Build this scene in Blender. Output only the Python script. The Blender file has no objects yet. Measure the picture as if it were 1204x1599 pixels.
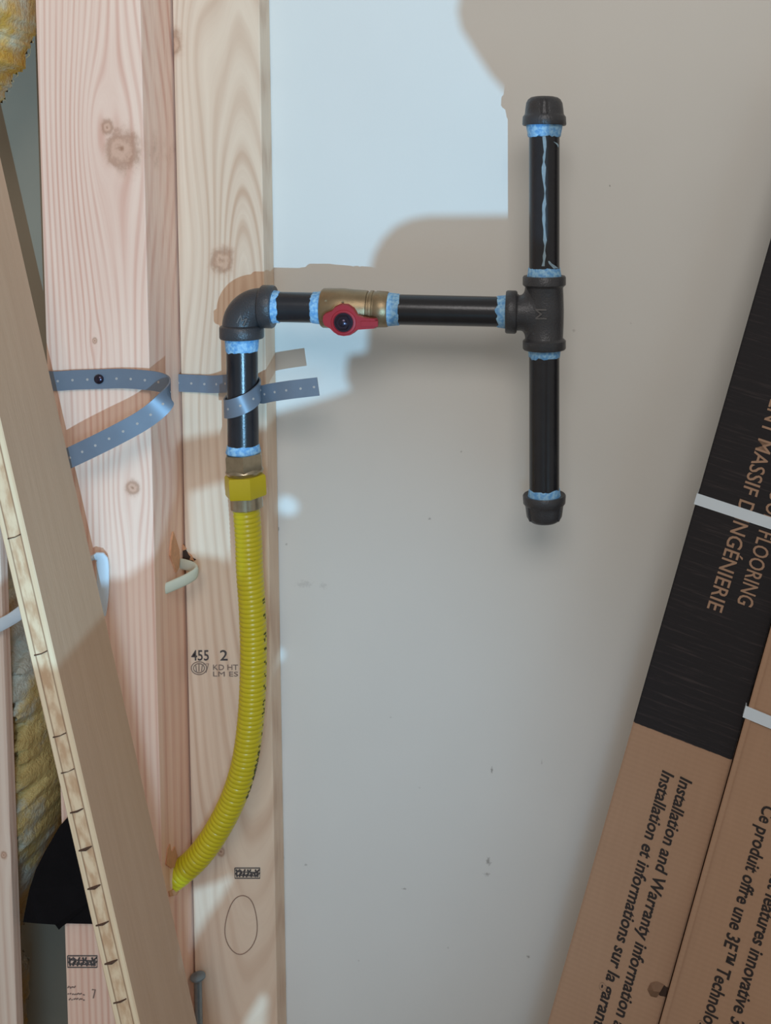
import bpy, bmesh, math, random
from mathutils import Vector, Matrix, noise
random.seed(7)
PI = math.pi
C = bpy.context.scene.collection
S = bpy.context.scene

# ---------------------------------------------------------------- camera
F, PX, PY, CD = 1600.0, 850.0, 403.0, 0.97
PITCH = math.radians(3.7)
cam_d = bpy.data.cameras.new('camera'); cam = bpy.data.objects.new('camera', cam_d); C.objects.link(cam)
cam.location = (0, -CD, 0); cam.rotation_euler = (PI/2 - PITCH, 0, 0)
cam_d.sensor_width = 36; cam_d.lens = F*36/1599
cam_d.shift_x = (602-PX)/1599; cam_d.shift_y = (PY-799.5)/1599
cam_d.clip_start = 0.01
S.camera = cam

def P(u, v, Y=0.0):
    a = (u-PX)/F; b = (PY-v)/F
    dy = math.cos(PITCH) + b*math.sin(PITCH)
    t = (Y+CD)/dy
    return Vector((t*a, Y, t*(-math.sin(PITCH) + b*math.cos(PITCH))))
def ray(u, v):
    return (P(u, v, 0.0) - Vector((0, -CD, 0))).normalized()
FLOOR = -0.9

# ---------------------------------------------------------------- light
w = bpy.data.worlds.new('world'); S.world = w; w.use_nodes = True
w.node_tree.nodes['Background'].inputs[0].default_value = (1.0, 0.95, 0.88, 1)
w.node_tree.nodes['Background'].inputs[1].default_value = 0.345
LP = Vector((0.50, -1.95, -0.48))
def lamp(name, typ, loc, energy, color, size=None, aim=None, sy=None, **kw):
    d = bpy.data.lights.new(name, typ); o = bpy.data.objects.new(name, d); C.objects.link(o)
    o.location = loc; d.energy = energy; d.color = color
    if typ == 'AREA':
        d.size = size
        if sy: d.shape = 'RECTANGLE'; d.size_y = sy
    elif size: d.shadow_soft_size = size
    if aim is not None:
        o.rotation_euler = (Vector(aim)-Vector(loc)).to_track_quat('-Z', 'Y').to_euler()
    return o
lamp('work_light', 'POINT', LP, 110, (0.31, 0.67, 1.0), 0.0032)
sp = lamp('cool_fill_spot', 'SPOT', (0.0, -1.20, -0.15), 17, (0.34, 0.68, 1.0), 0.09, P(330, 1240, 0))  # added cool fill; its soft cone stands in for shade on the right
sp.data.spot_size = math.radians(45); sp.data.spot_blend = 1.0
lamp('upper_fill', 'AREA', (0.10, -1.9, 1.0), 11, (1.0, 0.96, 0.92), 0.9, P(760, 0, 0), 0.6)  # added fill to brighten the upper wall, not an actual window
S.view_settings.view_transform = 'Standard'; S.view_settings.look = 'None'
S.view_settings.exposure = 0.0; S.view_settings.gamma = 1.0; S.view_settings.use_curve_mapping = False

# ---------------------------------------------------------------- node helper
class NT:
    def __init__(s, name):
        s.m = bpy.data.materials.new(name); s.m.use_nodes = True
        s.t = s.m.node_tree; s.b = s.t.nodes['Principled BSDF']
        s.co = s.t.nodes.new('ShaderNodeTexCoord').outputs['Object']
    def n(s, typ, **kw):
        x = s.t.nodes.new(typ)
        for k, v in kw.items(): setattr(x, k, v)
        return x
    def put(s, sock, v):
        if v is None: return
        if hasattr(v, 'is_output'): s.t.links.new(v, sock)
        else: sock.default_value = v
    def math(s, op, a, b=None, c=None, clamp=False):
        x = s.n('ShaderNodeMath', operation=op); x.use_clamp = clamp
        s.put(x.inputs[0], a)
        if b is not None: s.put(x.inputs[1], b)
        if c is not None: s.put(x.inputs[2], c)
        return x.outputs[0]
    def vec(s, op, a, b=None, out=0):
        x = s.n('ShaderNodeVectorMath', operation=op)
        s.put(x.inputs[0], a)
        if b is not None: s.put(x.inputs[1], b)
        return x.outputs[out]
    def sep(s, v):
        x = s.n('ShaderNodeSeparateXYZ'); s.put(x.inputs[0], v); return x.outputs
    def comb(s, a, b, c):
        x = s.n('ShaderNodeCombineXYZ')
        for i, q in enumerate((a, b, c)): s.put(x.inputs[i], q)
        return x.outputs[0]
    def noise(s, v, scale, detail=3, rough=0.5):
        x = s.n('ShaderNodeTexNoise'); s.put(x.inputs['Vector'], v)
        x.inputs['Scale'].default_value = scale; x.inputs['Detail'].default_value = detail
        x.inputs['Roughness'].default_value = rough
        return x.outputs[0]
    def mix(s, f, a, b, blend='MIX'):
        x = s.n('ShaderNodeMix', data_type='RGBA', blend_type=blend)
        s.put(x.inputs[0], f)
        s.put(x.inputs[6], a if hasattr(a, 'is_output') else tuple(a)+(1,))
        s.put(x.inputs[7], b if hasattr(b, 'is_output') else tuple(b)+(1,))
        return x.outputs[2]
    def rng(s, v, a, b, c=0.0, d=1.0, smooth=True):
        x = s.n('ShaderNodeMapRange'); x.interpolation_type = 'SMOOTHSTEP' if smooth else 'LINEAR'
        s.put(x.inputs[0], v)
        for i, q in enumerate((a, b, c, d)): x.inputs[1+i].default_value = q
        return x.outputs[0]
    def bump(s, h, strength, dist):
        x = s.n('ShaderNodeBump'); x.inputs['Strength'].default_value = strength
        x.inputs['Distance'].default_value = dist; s.put(x.inputs['Height'], h)
        s.put(s.b.inputs['Normal'], x.outputs[0])
    def done(s, col, rough=0.6, metal=0.0, spec=0.5):
        if hasattr(col, 'is_output'): s.put(s.b.inputs['Base Color'], col)
        else: s.b.inputs['Base Color'].default_value = tuple(col)+(1,)
        s.put(s.b.inputs['Roughness'], rough); s.put(s.b.inputs['Metallic'], metal)
        s.b.inputs['Specular IOR Level'].default_value = spec
        return s.m

def lin(r, g, b):
    f = lambda c: (c/255/12.92) if c/255 <= 0.04045 else ((c/255+0.055)/1.055)**2.4
    return (f(r), f(g), f(b))

def wood(name, light, dark, freq=900, knots=(), org=Vector((0, 0, 0)), warp=0.012, cathedral=None, knotcol=lin(186, 118, 78), axis='z', contrast=1.0, side=1.0):
    """softwood: growth lines run along the board (local z), bowed around knots"""
    m = NT(name); X, Y, Z = m.sep(m.co)
    if axis == 'x': X, Z = Z, X
    base = m.comb(X, Y, Z)
    lowv = m.vec('MULTIPLY', base, (14.0, 14.0, 2.2))
    n1 = m.noise(lowv, 1.0, 2, 0.5)
    gx = m.math('ADD', m.math('MULTIPLY_ADD', n1, warp, X), m.math('MULTIPLY', Y, side))
    if cathedral:
        cx, cz, a, k = cathedral      # nested arches
        dx = m.math('SUBTRACT', X, cx-org.x); dz = m.math('SUBTRACT', Z, cz-org.z)
        r = m.math('SQRT', m.math('ADD', m.math('POWER', dx, 2.0), m.math('MULTIPLY', m.math('POWER', dz, 2.0), a)))
        gx = m.math('ADD', m.math('MULTIPLY', r, k), m.math('MULTIPLY', n1, warp*1.5))
    kmask = None; ring = None
    for (kx, kz, kr) in knots:
        dx = m.math('SUBTRACT', X, kx-org.x); dz = m.math('SUBTRACT', Z, kz-org.z)
        nn = m.noise(m.vec('MULTIPLY', base, (90, 60, 70)), 1.0, 4, 0.65)
        d = m.math('SQRT', m.math('ADD', m.math('POWER', dx, 2.0), m.math('MULTIPLY', m.math('POWER', dz, 2.0), 0.62)))
        d = m.math('MULTIPLY_ADD', nn, kr*0.95, d)
        d = m.math('SUBTRACT', d, kr*0.2)
        far = m.math('SQRT', m.math('ADD', m.math('POWER', dx, 2.0), m.math('MULTIPLY', m.math('POWER', dz, 2.0), 0.12)))
        e = m.math('EXPONENT', m.math('MULTIPLY', m.math('POWER', m.math('DIVIDE', far, kr*1.8), 2.0), -1.0))
        gx = m.math('SUBTRACT', gx, m.math('MULTIPLY', m.math('MULTIPLY', dx, 0.88), e))
        km = m.rng(d, kr*0.55, kr*1.35, 1.0, 0.0)
        rg = m.math('MULTIPLY', m.math('MULTIPLY_ADD', m.math('SINE', m.math('MULTIPLY', d, 9.0/kr)), 0.5, 0.5), km)
        core = m.rng(d, kr*0.22, kr*0.5, 1.0, 0.0)
        kmask = km if kmask is None else m.math('MAXIMUM', kmask, km)
        rr = m.math('MAXIMUM', rg, core)
        ring = rr if ring is None else m.math('MAXIMUM', ring, rr)
    s1 = m.math('MULTIPLY_ADD', m.math('SINE', m.math('MULTIPLY', gx, freq)), 0.5, 0.5)
    s1 = m.math('MULTIPLY', m.math('POWER', s1, 2.0), m.rng(m.noise(m.vec('MULTIPLY', m.comb(gx, Y, Z), (90.0, 60.0, 3.0)), 1.0, 3), .3, .65, .25, 1.15))
    n2 = m.noise(m.vec('MULTIPLY', m.comb(gx, Y, Z), (420.0, 300.0, 6.0)), 1.0, 4, 0.6)
    n3 = m.noise(m.vec('MULTIPLY', base, (22.0, 22.0, 3.0)), 1.0, 3)
    g = m.math('ADD', m.math('MULTIPLY', s1, 0.5*contrast), m.math('MULTIPLY', m.math('SUBTRACT', n2, 0.35), 0.75*contrast))
    g = m.math('ADD', g, m.math('MULTIPLY', m.math('SUBTRACT', n3, 0.5), 0.7), clamp=True)
    col = m.mix(g, light, dark)
    if kmask is not None:
        kc = m.mix(ring, tuple(0.45*a+0.55*b for a, b in zip(light, knotcol)), tuple(c*0.62 for c in knotcol))
        col = m.mix(m.math('MULTIPLY', kmask, 0.9), col, kc)
    m.bump(m.math('ADD', g, m.math('MULTIPLY', n2, 0.5)), 0.25, 0.0008)
    return m.done(col, 0.62, spec=0.3)

def plain(name, col, rough=0.5, metal=0.0, var=0.12, scale=60, bump=0.0, spec=0.5):
    m = NT(name); nz = m.noise(m.co, scale, 4, 0.6)
    c = m.mix(nz, tuple(x*(1-var) for x in col), tuple(min(1, x*(1+var)) for x in col))
    if bump: m.bump(m.noise(m.co, scale*14, 3), bump, 0.0006)
    return m.done(c, rough, metal, spec)

# ---------------------------------------------------------------- mesh helpers
def obj(name, bm, mats, parent=None, org=None, smooth=False, bevel=0.0):
    if bevel:
        bmesh.ops.bevel(bm, geom=list(bm.edges), offset=bevel, segments=2, affect='EDGES', profile=0.6)
    me = bpy.data.meshes.new(name)
    bmesh.ops.recalc_face_normals(bm, faces=bm.faces)
    base = Vector((0, 0, 0))
    if org is not None: base = Vector(org)
    bm.transform(Matrix.Translation(-base))
    bm.to_mesh(me); bm.free()
    for m in (mats if isinstance(mats, (list, tuple)) else [mats]): me.materials.append(m)
    if smooth:
        for p in me.polygons: p.use_smooth = True
        me.set_sharp_from_angle(angle=math.radians(42))
    o = bpy.data.objects.new(name, me); C.objects.link(o); o.location = base
    if parent is not None:
        o.parent = parent
        q = parent; off = Vector((0, 0, 0))
        while q is not None: off += q.location; q = q.parent
        o.location = base - off
    return o
def thing(name, label, cat, loc=(0, 0, 0), group=None):
    o = bpy.data.objects.new(name, None); C.objects.link(o); o.location = loc; o.empty_display_size = 0.05
    return tag(o, label, cat, group)
def tag(o, label, cat, group=None):
    o['label'] = label; o['category'] = cat
    if group: o['group'] = group
    return o
def struct(o): o['kind'] = 'structure'; return o

def hexa(bm, pts, mi=0):
    v = [bm.verts.new(p) for p in pts]
    for f in ((0, 1, 2, 3), (7, 6, 5, 4), (0, 4, 5, 1), (1, 5, 6, 2), (2, 6, 7, 3), (3, 7, 4, 0)):
        bm.faces.new([v[i] for i in f]).material_index = mi
def box(bm, x0, x1, y0, y1, z0, z1, mi=0):
    hexa(bm, [(x0, y0, z0), (x1, y0, z0), (x1, y1, z0), (x0, y1, z0), (x0, y0, z1), (x1, y0, z1), (x1, y1, z1), (x0, y1, z1)], mi)
def frame(d, ref=None):
    d = d.normalized()
    ref = ref or Vector((0, -1, 0))
    if abs(d.dot(ref)) > 0.95: ref = Vector((1, 0, 0))
    a = (ref - d*ref.dot(d)).normalized(); b = d.cross(a)
    return a, b
def lathe(bm, p0, d, prof, seg=40, mi=0, ref=None, rfun=None, cap=True):
    d = d.normalized(); a, b = frame(d, ref); rings = []
    for (t, r) in prof:
        ring = []
        for k in range(seg):
            th = 2*PI*k/seg; rr = r if rfun is None else rfun(t, th, r)
            if isinstance(rr, tuple): tt, rr = rr
            else: tt = t
            ring.append(bm.verts.new(p0 + d*tt + a*(rr*math.cos(th)) + b*(rr*math.sin(th))))
        rings.append(ring)
    for r0, r1 in zip(rings, rings[1:]):
        for k in range(seg):
            bm.faces.new((r0[k], r0[(k+1) % seg], r1[(k+1) % seg], r1[k])).material_index = mi
    if cap:
        bm.faces.new(rings[0][::-1]).material_index = mi; bm.faces.new(rings[-1]).material_index = mi
def tube(bm, pts, rf, seg=24, mi=0, cap=True, ref=None):
    n = len(pts); rings = []; a = None
    for i, p in enumerate(pts):
        d = (pts[min(i+1, n-1)] - pts[max(i-1, 0)]).normalized()
        if a is None: a, _ = frame(d, ref)
        a = (a - d*a.dot(d)).normalized(); b = d.cross(a)
        r = rf(i) if callable(rf) else rf
        rings.append([bm.verts.new(p + a*(r*math.cos(2*PI*k/seg)) + b*(r*math.sin(2*PI*k/seg))) for k in range(seg)])
    for r0, r1 in zip(rings, rings[1:]):
        for k in range(seg):
            bm.faces.new((r0[k], r0[(k+1) % seg], r1[(k+1) % seg], r1[k])).material_index = mi
    if cap: bm.faces.new(rings[0][::-1]); bm.faces.new(rings[-1])
def spline(pts, n):
    """catmull-rom through pts, resampled to n evenly spaced points"""
    q = [pts[0]*2-pts[1]] + list(pts) + [pts[-1]*2-pts[-2]]; out = []
    for i in range(1, len(q)-2):
        for k in range(24):
            t = k/24; p0, p1, p2, p3 = q[i-1:i+3]
            out.append(0.5*((2*p1)+(p2-p0)*t+(2*p0-5*p1+4*p2-p3)*t*t+(3*p1-p0-3*p2+p3)*t**3))
    out.append(pts[-1].copy())
    L = [0]
    for a, b in zip(out, out[1:]): L.append(L[-1]+(b-a).length)
    res = []; j = 0
    for k in range(n):
        s = L[-1]*k/(n-1)
        while j < len(L)-2 and L[j+1] < s: j += 1
        seg = L[j+1]-L[j]
        res.append(out[j].lerp(out[j+1], 0 if seg == 0 else min(1, (s-L[j])/seg)))
    return res, L[-1]
def ribbon(bm, mid, wid, th, mi=0, normals=None):
    """flat band along mid; wid = list of half-width vectors"""
    n = len(mid); R = []
    for i in range(n):
        d = (mid[min(i+1, n-1)]-mid[max(i-1, 0)]).normalized()
        wv = wid[i]; nn = d.cross(wv).normalized()*(th/2)
        R.append([bm.verts.new(q) for q in (mid[i]+wv+nn, mid[i]-wv+nn, mid[i]-wv-nn, mid[i]+wv-nn)])
    for a, b in zip(R, R[1:]):
        for k in range(4): bm.faces.new((a[k], a[(k+1) % 4], b[(k+1) % 4], b[k])).material_index = mi
    bm.faces.new(R[0][::-1]); bm.faces.new(R[-1])
def disc(bm, c, n, r, h, seg=16, mi=0):
    lathe(bm, c, n, [(0, r), (h, r)], seg, mi)

def text_bm(body, size, extrude=0.0001, shear=0.0, bold=0.0, sx=1.0, end=False, fit=None):
    cu = bpy.data.curves.new('lettering', 'FONT'); cu.body = body; cu.size = size; cu.shear = shear
    cu.offset = bold*size; cu.extrude = extrude; cu.resolution_u = 3
    o = bpy.data.objects.new('lettering', cu); C.objects.link(o)
    dg = bpy.context.evaluated_depsgraph_get(); me = bpy.data.meshes.new_from_object(o.evaluated_get(dg))
    bm = bmesh.new(); bm.from_mesh(me)
    bpy.data.objects.remove(o); bpy.data.curves.remove(cu); bpy.data.meshes.remove(me)
    xs = [v.co.x for v in bm.verts]
    if fit: sx = fit/(max(xs)-min(xs))
    off = -max(xs) if end else -min(xs)
    for v in bm.verts: v.co.x = (v.co.x+off)*sx
    return bm
def mat4(o, x, y, z):
    return Matrix(((x.x, y.x, z.x, o.x), (x.y, y.y, z.y, o.y), (x.z, y.z, z.z, o.z), (0, 0, 0, 1)))
def merge(dst, src):
    me = bpy.data.meshes.new('t'); src.to_mesh(me); src.free(); dst.from_mesh(me); bpy.data.meshes.remove(me)

# ================================================================ STRUCTURE
# drywall with scuffs
def drywall_mat():
    m = NT('painted_drywall'); X, Y, Z = m.sep(m.co)
    nz = m.noise(m.co, 7, 3); n2 = m.noise(m.co, 260, 3)
    col = m.mix(nz, lin(224, 220, 213), lin(232, 228, 221))
    marks = None
    flat = m.comb(X, 0.0, Z)
    wob = m.vec('SCALE', m.vec('SUBTRACT', m.n('ShaderNodeTexNoise').outputs[1], (0.5, 0.5, 0.5)), None)
    jn = m.noise(m.co, 420, 2)
    for (u, v, r, sx, sz, k) in ((952, 290, 2.0, 1, .7, .7), (768, 1202, 4, 1.6, .5, .55), (763, 1345, 7, 1.2, .7, .5), (760, 1365, 5, .7, 1, .4), (825, 1494, 3.5, 1, 1, .6),
                                 (671, 810, 3.5, 1, 1, .4), (720, 705, 2.5, 1, 1, .4), (631, 1388, 3.5, .6, 1.6, .45), (442, 1340, 4, 1, .8, .4), (478, 1350, 3.5, 1, 1, .35),
                                 (475, 912, 12, .6, 1.4, .16), (505, 915, 9, 1, 1.2, .14), (434, 826, 4, 1.3, .6, .5), (447, 850, 3, 1, 1, .3), (896, 516, 4, 1, 1, .22),
                                 (846, 1190, 4, 2.5, .5, .25), (985, 505, 2.5, 1, 1, .2), (655, 1230, 3, 1, 1, .22), (610, 1120, 2.5, 1, 1, .2), (700, 1480, 3, 1, 1, .2), (560, 1500, 2.5, 1, 1, .2)):
        p = P(u, v, 0)
        d = m.vec('LENGTH', m.vec('MULTIPLY', m.vec('SUBTRACT', flat, (p.x, 0, p.z)), (sx, 0, sz)), out=1)
        rr = r*0.0006
        d = m.math('MULTIPLY_ADD', jn, rr*1.6, d)
        k_ = m.rng(d, rr*0.9, rr*1.7, k, 0.0)
        marks = k_ if marks is None else m.math('MAXIMUM', marks, k_)
    col = m.mix(marks, col, lin(92, 76, 66))
    m.bump(n2, 0.12, 0.0006)
    return m.done(col, 0.75, spec=0.25)
EX = P(400, 800, 0).x
bm = bmesh.new(); box(bm, P(330, 800, 0).x, 0.62, 0.0, 0.013, FLOOR, 0.75)
struct(obj('wall_back', bm, drywall_mat()))
bm = bmesh.new(); box(bm, -1.1, P(325, 800, 0).x, 0.045, 0.058, FLOOR, 0.75)
struct(obj('wall_left', bm, plain('grey_board', lin(152, 142, 124), 0.85, var=0.1, scale=8)))
bm = bmesh.new(); box(bm, -1.1, 1.3, -2.6, 0.06, FLOOR-0.03, FLOOR)
struct(obj('floor', bm, plain('concrete', lin(150, 145, 138), 0.9, scale=5)))

PF, SF, PK = -0.105, -0.035, 0.045         # front faces of the post and the stud
STL, STD = lin(238, 210, 183), lin(200, 158, 128)
# left post
x0, x1 = P(55, 0, PF).x, P(219, 0, PF).x
o0 = Vector((x0, PF, FLOOR))
kn = [(P(u, v, PF).x, P(u, v, PF).z, r) for u, v, r in ((192, 234, .021), (167, 200, .008), (207, 762, .008), (148, 532, .003))]
bm = bmesh.new(); box(bm, x0, x1, PF, PK, FLOOR, 0.72)
post = obj('wall_post', bm, wood('pink_fir', lin(252, 214, 190), lin(220, 158, 134), 1150, kn, o0, warp=0.007, side=0.3), org=o0, bevel=0.0012)
tag(post, 'pinkish fir post with a big open knot high up, nearest the leaning plywood strip', 'wood post')
# right stud
sx0, sx1 = P(267, 0, SF).x, P(405, 0, SF).x
sx0 = x1 + 0.0016
o1 = Vector((sx0, SF, FLOOR))
kn = [(P(u, v, SF).x, P(u, v, SF).z, r) for u, v, r in ((347, 407, .0150), (268, 68, .0135), (345, 1330, .006))]
bm = bmesh.new(); box(bm, sx0, sx1, SF, -0.0005, FLOOR, 0.72)
cth = (P(372, 0, SF).x, P(372, 620, SF).z, 0.010, 1.0)
stud = obj('wall_stud', bm, wood('tan_fir', STL, STD, 900, kn, o1, cathedral=cth, contrast=0.85, warp=0.012), org=o1, bevel=0.0014)
tag(stud, 'tan fir stud with mill stamps and round knots, behind the yellow hose against the drywall', 'wood stud')
# far-left stud
a = P(26, 1599, -0.12)
fx = a.x; o2 = Vector((fx-0.038, -0.12, FLOOR))
bm = bmesh.new(); box(bm, fx-0.038, fx, -0.12, -0.108, FLOOR, P(0, 520, -0.12).z)
tag(obj('wall_stud', bm, wood('pale_fir', lin(238, 214, 194), lin(210, 172, 150), 900, [(P(6, 1335, -.12).x, P(6, 1335, -.12).z, .004)], o2), org=o2, bevel=0.0012),
    'pale stud cut off by the left edge of the photo, beside the insulation', 'wood stud')
INK = plain('stamp_ink', lin(82, 74, 72), 0.8, var=0.3, scale=900)
INK2 = plain('faded_ink', lin(138, 116, 104), 0.8, var=0.2, scale=900)
PENCIL = plain('pencil', lin(150, 120, 102), 0.8)
VX, VZ, VN = Vector((1, 0, 0)), Vector((0, 0, 1)), Vector((0, -1, 0))
def wall_text(body, u, v, Y, hpx, wpx, mat, parent, name='printed_lettering', **k):
    """lettering printed on a stud face: cap height hpx, width wpx (photo px), lower left corner at u, v"""
    sc = (Y+CD)/F
    b = text_bm(body, hpx*sc/0.70, 0.0002, fit=wpx*sc, **k)
    o = P(u, v, Y); o.y -= 0.0003
    b.transform(mat4(o, VX, VZ, VN))
    return obj(name, b, mat, parent, parent.location)
wall_text('455', 299, 1031, SF, 17, 28, INK, stud, bold=0.006)
wall_text('2', 344, 1031, SF, 17, 12, INK, stud, bold=0.008)
wall_text('KD HT', 333, 1046, SF, 9, 40, INK2, stud)
wall_text('LM ES', 333, 1056, SF, 8, 40, INK2, stud)
def ring_pts(u, v, Y, a, b, n=40, rot=0.0, wob=0.0):
    out = []
    for k in range(n+1):
        t = 2*PI*k/n; x = a*math.cos(t)*(1+wob*math.sin(3*t)); y = b*math.sin(t)
        out.append(P(u+x*math.cos(rot)-y*math.sin(rot), v+x*math.sin(rot)+y*math.cos(rot), Y)+Vector((0, -0.0004, 0)))
    return out
bm = bmesh.new()                       # round grading crest beside the numbers
for a_, b_ in ((12, 10), (8.5, 7)): tube(bm, ring_pts(311, 1043, SF, a_, b_), 0.0004, 5)
for k in (-5, 0, 5):
    tube(bm, [P(311+k, 1037+abs(k)*.4, SF)+VN*0.0004, P(311+k*.8, 1048, SF)+VN*0.0004], 0.0004, 5)
tube(bm, [P(318, 1037, SF)+VN*0.0004, P(326, 1036, SF)+VN*0.0004, P(322, 1050, SF)+VN*0.0004], 0.0003, 5)
obj('grading_crest', bm, INK2, stud, stud.location)
def small_stamp(u0, u1, v0, v1, Y, parent):
    bm = bmesh.new(); rnd = random.Random(3); y = VN*0.0004
    tube(bm, [P(u0, v0, Y)+y, P(u1, v0, Y)+y, P(u1, v1, Y)+y, P(u0, v1, Y)+y, P(u0, v0, Y)+y], 0.0005, 5)
    n = 7
    for k in range(n):
        ua = u0+(u1-u0)*(k+0.15)/n; ub = u0+(u1-u0)*(k+1.0)/n
        pts = [P(ua+rnd.uniform(0, 1)*(ub-ua), v0+(v1-v0)*q, Y)+y for q in (0.15, 0.35, 0.6, 0.85)]
        tube(bm, pts, 0.0008, 5)
        tube(bm, [P(ua, v0+(v1-v0)*rnd.uniform(.2, .8), Y)+y, P(ub, v0+(v1-v0)*rnd.uniform(.2, .8), Y)+y], 0.0006, 5)
    for q in (0.35, 0.7):
        tube(bm, [P(u0+2, v0+(v1-v0)*q, Y)+y, P(u1-2, v0+(v1-v0)*(q+.1), Y)+y], 0.0005, 5)
    obj('boxed_stamp', bm, INK, parent, parent.location)
small_stamp(367, 406, 1355, 1371, SF, stud)
small_stamp(106, 152, 1492, 1510, PF, post)
bm = bmesh.new(); rnd = random.Random(8)
for v0, ua, ub in ((1541, 106, 118), (1552, 106, 132), (1560, 108, 130)):
    u = ua
    while u < ub:
        k = rnd.uniform(1.5, 4); tube(bm, [P(u, v0+rnd.uniform(-1, 1), PF)+VN*.0003, P(u+k, v0+rnd.uniform(-2, 2), PF)+VN*.0003], 0.0006, 5); u += k+rnd.uniform(.6, 1.6)
tube(bm, [P(144, 1545, PF)+VN*.0003, P(149, 1545, PF)+VN*.0003, P(146, 1558, PF)+VN*.0003], 0.0006, 5)
obj('faded_stamp', bm, INK2, post, post.location)
bm = bmesh.new(); tube(bm, ring_pts(377, 1444, SF, 25, 46, rot=0.06, wob=0.05), 0.00045, 5)
obj('pencil_oval', bm, PENCIL, stud, stud.location)

# ================================================================ insulation
def fuzz_mat():
    m = NT('fibreglass'); n1 = m.noise(m.co, 22, 4, 0.6); n2 = m.noise(m.co, 160, 3)
    c = m.mix(m.rng(n1, 0.34, 0.58), lin(252, 240, 206), lin(252, 196, 92))
    c = m.mix(m.math('MULTIPLY', n2, 0.25), c, lin(150, 120, 70))
    m.bump(m.noise(m.co, 240, 4, 0.7), 0.7, 0.003)
    return m.done(c, 0.95, spec=0.1)
def brown_mat():
    m = NT('kraft_and_wool'); n1 = m.noise(m.co, 16, 5, 0.65); n2 = m.noise(m.co, 120, 3)
    c = m.mix(m.rng(n1, 0.42, 0.58), lin(218, 190, 122), lin(205, 206, 190))
    c = m.mix(m.math('MULTIPLY', n2, 0.35), c, lin(130, 104, 64))
    m.bump(m.noise(m.co, 120, 4, 0.7), 0.8, 0.004)
    return m.done(c, 0.55, spec=0.4)
def inpoly(x, y, poly):
    r = False
    for i in range(len(poly)):
        (x1_, y1_), (x2_, y2_) = poly[i], poly[i-1]
        if (y1_ > y) != (y2_ > y) and x < (x2_-x1_)*(y-y1_)/(y2_-y1_)+x1_: r = not r
    return r
def edgedist(x, y, poly):
    best = 1e9
    for i in range(len(poly)):
        a_, b_ = Vector(poly[i]), Vector(poly[i-1]); ab = b_-a_; p_ = Vector((x, y))
        t = max(0, min(1, (p_-a_).dot(ab)/max(ab.dot(ab), 1e-9)))
        best = min(best, (a_+ab*t-p_).length)
    return best
def batt(name, poly, yback, yfront, step, mat, fuzz, amp, label, seed, round_px=26):
    """puffy fibrous body filling a bay: two displaced skins that meet at the rim, plus loose fibres"""
    rnd = random.Random(seed); bm = bmesh.new(); idx = {}
    us = [p[0] for p in poly]; vs = [p[1] for p in poly]
    def at(i, j, side):
        k = (i, j, side)
        u, v = us0+i*step, vs0+j*step
        d = edgedist(u, v, poly) if inpoly(u, v, poly) else 0
        rim = (i, j) not in full
        if rim: k = (i, j, 0)
        if k in idx: return idx[k]
        f = min(1, d/round_px); f = math.sqrt(max(0, 1-(1-f)**2))
        if rim: f = 0
        n = noise.fractal(Vector((u*0.022, v*0.022, seed)), 1.0, 2.0, 4)
        mid = yback+(yfront-yback)*0.35
        y = mid+(yfront-mid)*f*(1+0.25*n)-amp*n*f if side else mid+(yback-mid)*f
        q = P(u+3*noise.noise(Vector((u*.1, v*.1, 3))), v+3*noise.noise(Vector((u*.1, v*.1, 9))), mid)
        if rim: y = mid
        idx[k] = bm.verts.new((q.x, y, q.z)); return idx[k]
    us0, vs0 = min(us), min(vs); ni = int((max(us)-us0)/step)+1; nj = int((max(vs)-vs0)/step)+1
    cells = {(i, j) for i in range(ni) for j in range(nj) if inpoly(us0+(i+.5)*step, vs0+(j+.5)*step, poly)}
    full = {(i, j) for i in range(ni+1) for j in range(nj+1) if all((i-a_, j-b_) in cells for a_ in (0, 1) for b_ in (0, 1))}
    for (i, j) in cells:
        for side in (0, 1):
            sd = 1 if side else 2
            q = [at(i+a_, j+b_, sd if side else 0 if (i+a_, j+b_) not in full else -1) for a_, b_ in ((0, 0), (1, 0), (1, 1), (0, 1))] if side else \
                None
            if side:
                try: bm.faces.new(q)
                except ValueError: pass
    # back skin
    back = {}
    def atb(i, j):
        if (i, j) not in full: return at(i, j, 1)
        if (i, j) not in back:
            q = P(us0+i*step, vs0+j*step, yback); back[(i, j)] = bm.verts.new((q.x, yback, q.z))
        return back[(i, j)]
    for (i, j) in cells:
        q = [atb(i+a_, j+b_) for a_, b_ in ((0, 1), (1, 1), (1, 0), (0, 0))]
        if all(x_ in [at(i+a_, j+b_, 1) for a_, b_ in ((0, 0), (1, 0), (1, 1), (0, 1))] for x_ in q): continue
        try: bm.faces.new(q)
        except ValueError: pass
    bm.verts.ensure_lookup_table()
    src = [v for v in bm.verts]
    for v in [rnd.choice(src) for _ in range(fuzz)]:
        p = v.co.copy(); d = Vector((rnd.uniform(-1, 1), rnd.uniform(-1.2, .3), rnd.uniform(-1, 1))).normalized()
        L = rnd.uniform(.002, .0075); s = Vector((rnd.uniform(-1, 1), rnd.uniform(-1, 1), rnd.uniform(-1, 1))).normalized()*0.00022
        c = p+d*L*.5+s*6; e = p+d*L+s*rnd.uniform(-14, 14)
        if e.y > yback or c.y > yback: continue
        vv = [bm.verts.new(x_) for x_ in (p-s, p+s, c+s, c-s, e)]
        bm.faces.new(vv[:4]); bm.faces.new((vv[3], vv[2], vv[4]))
    o = obj(name, bm, mat, smooth=True)
    tag(o, label, 'insulation'); return o
FUZZ = fuzz_mat()
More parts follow.
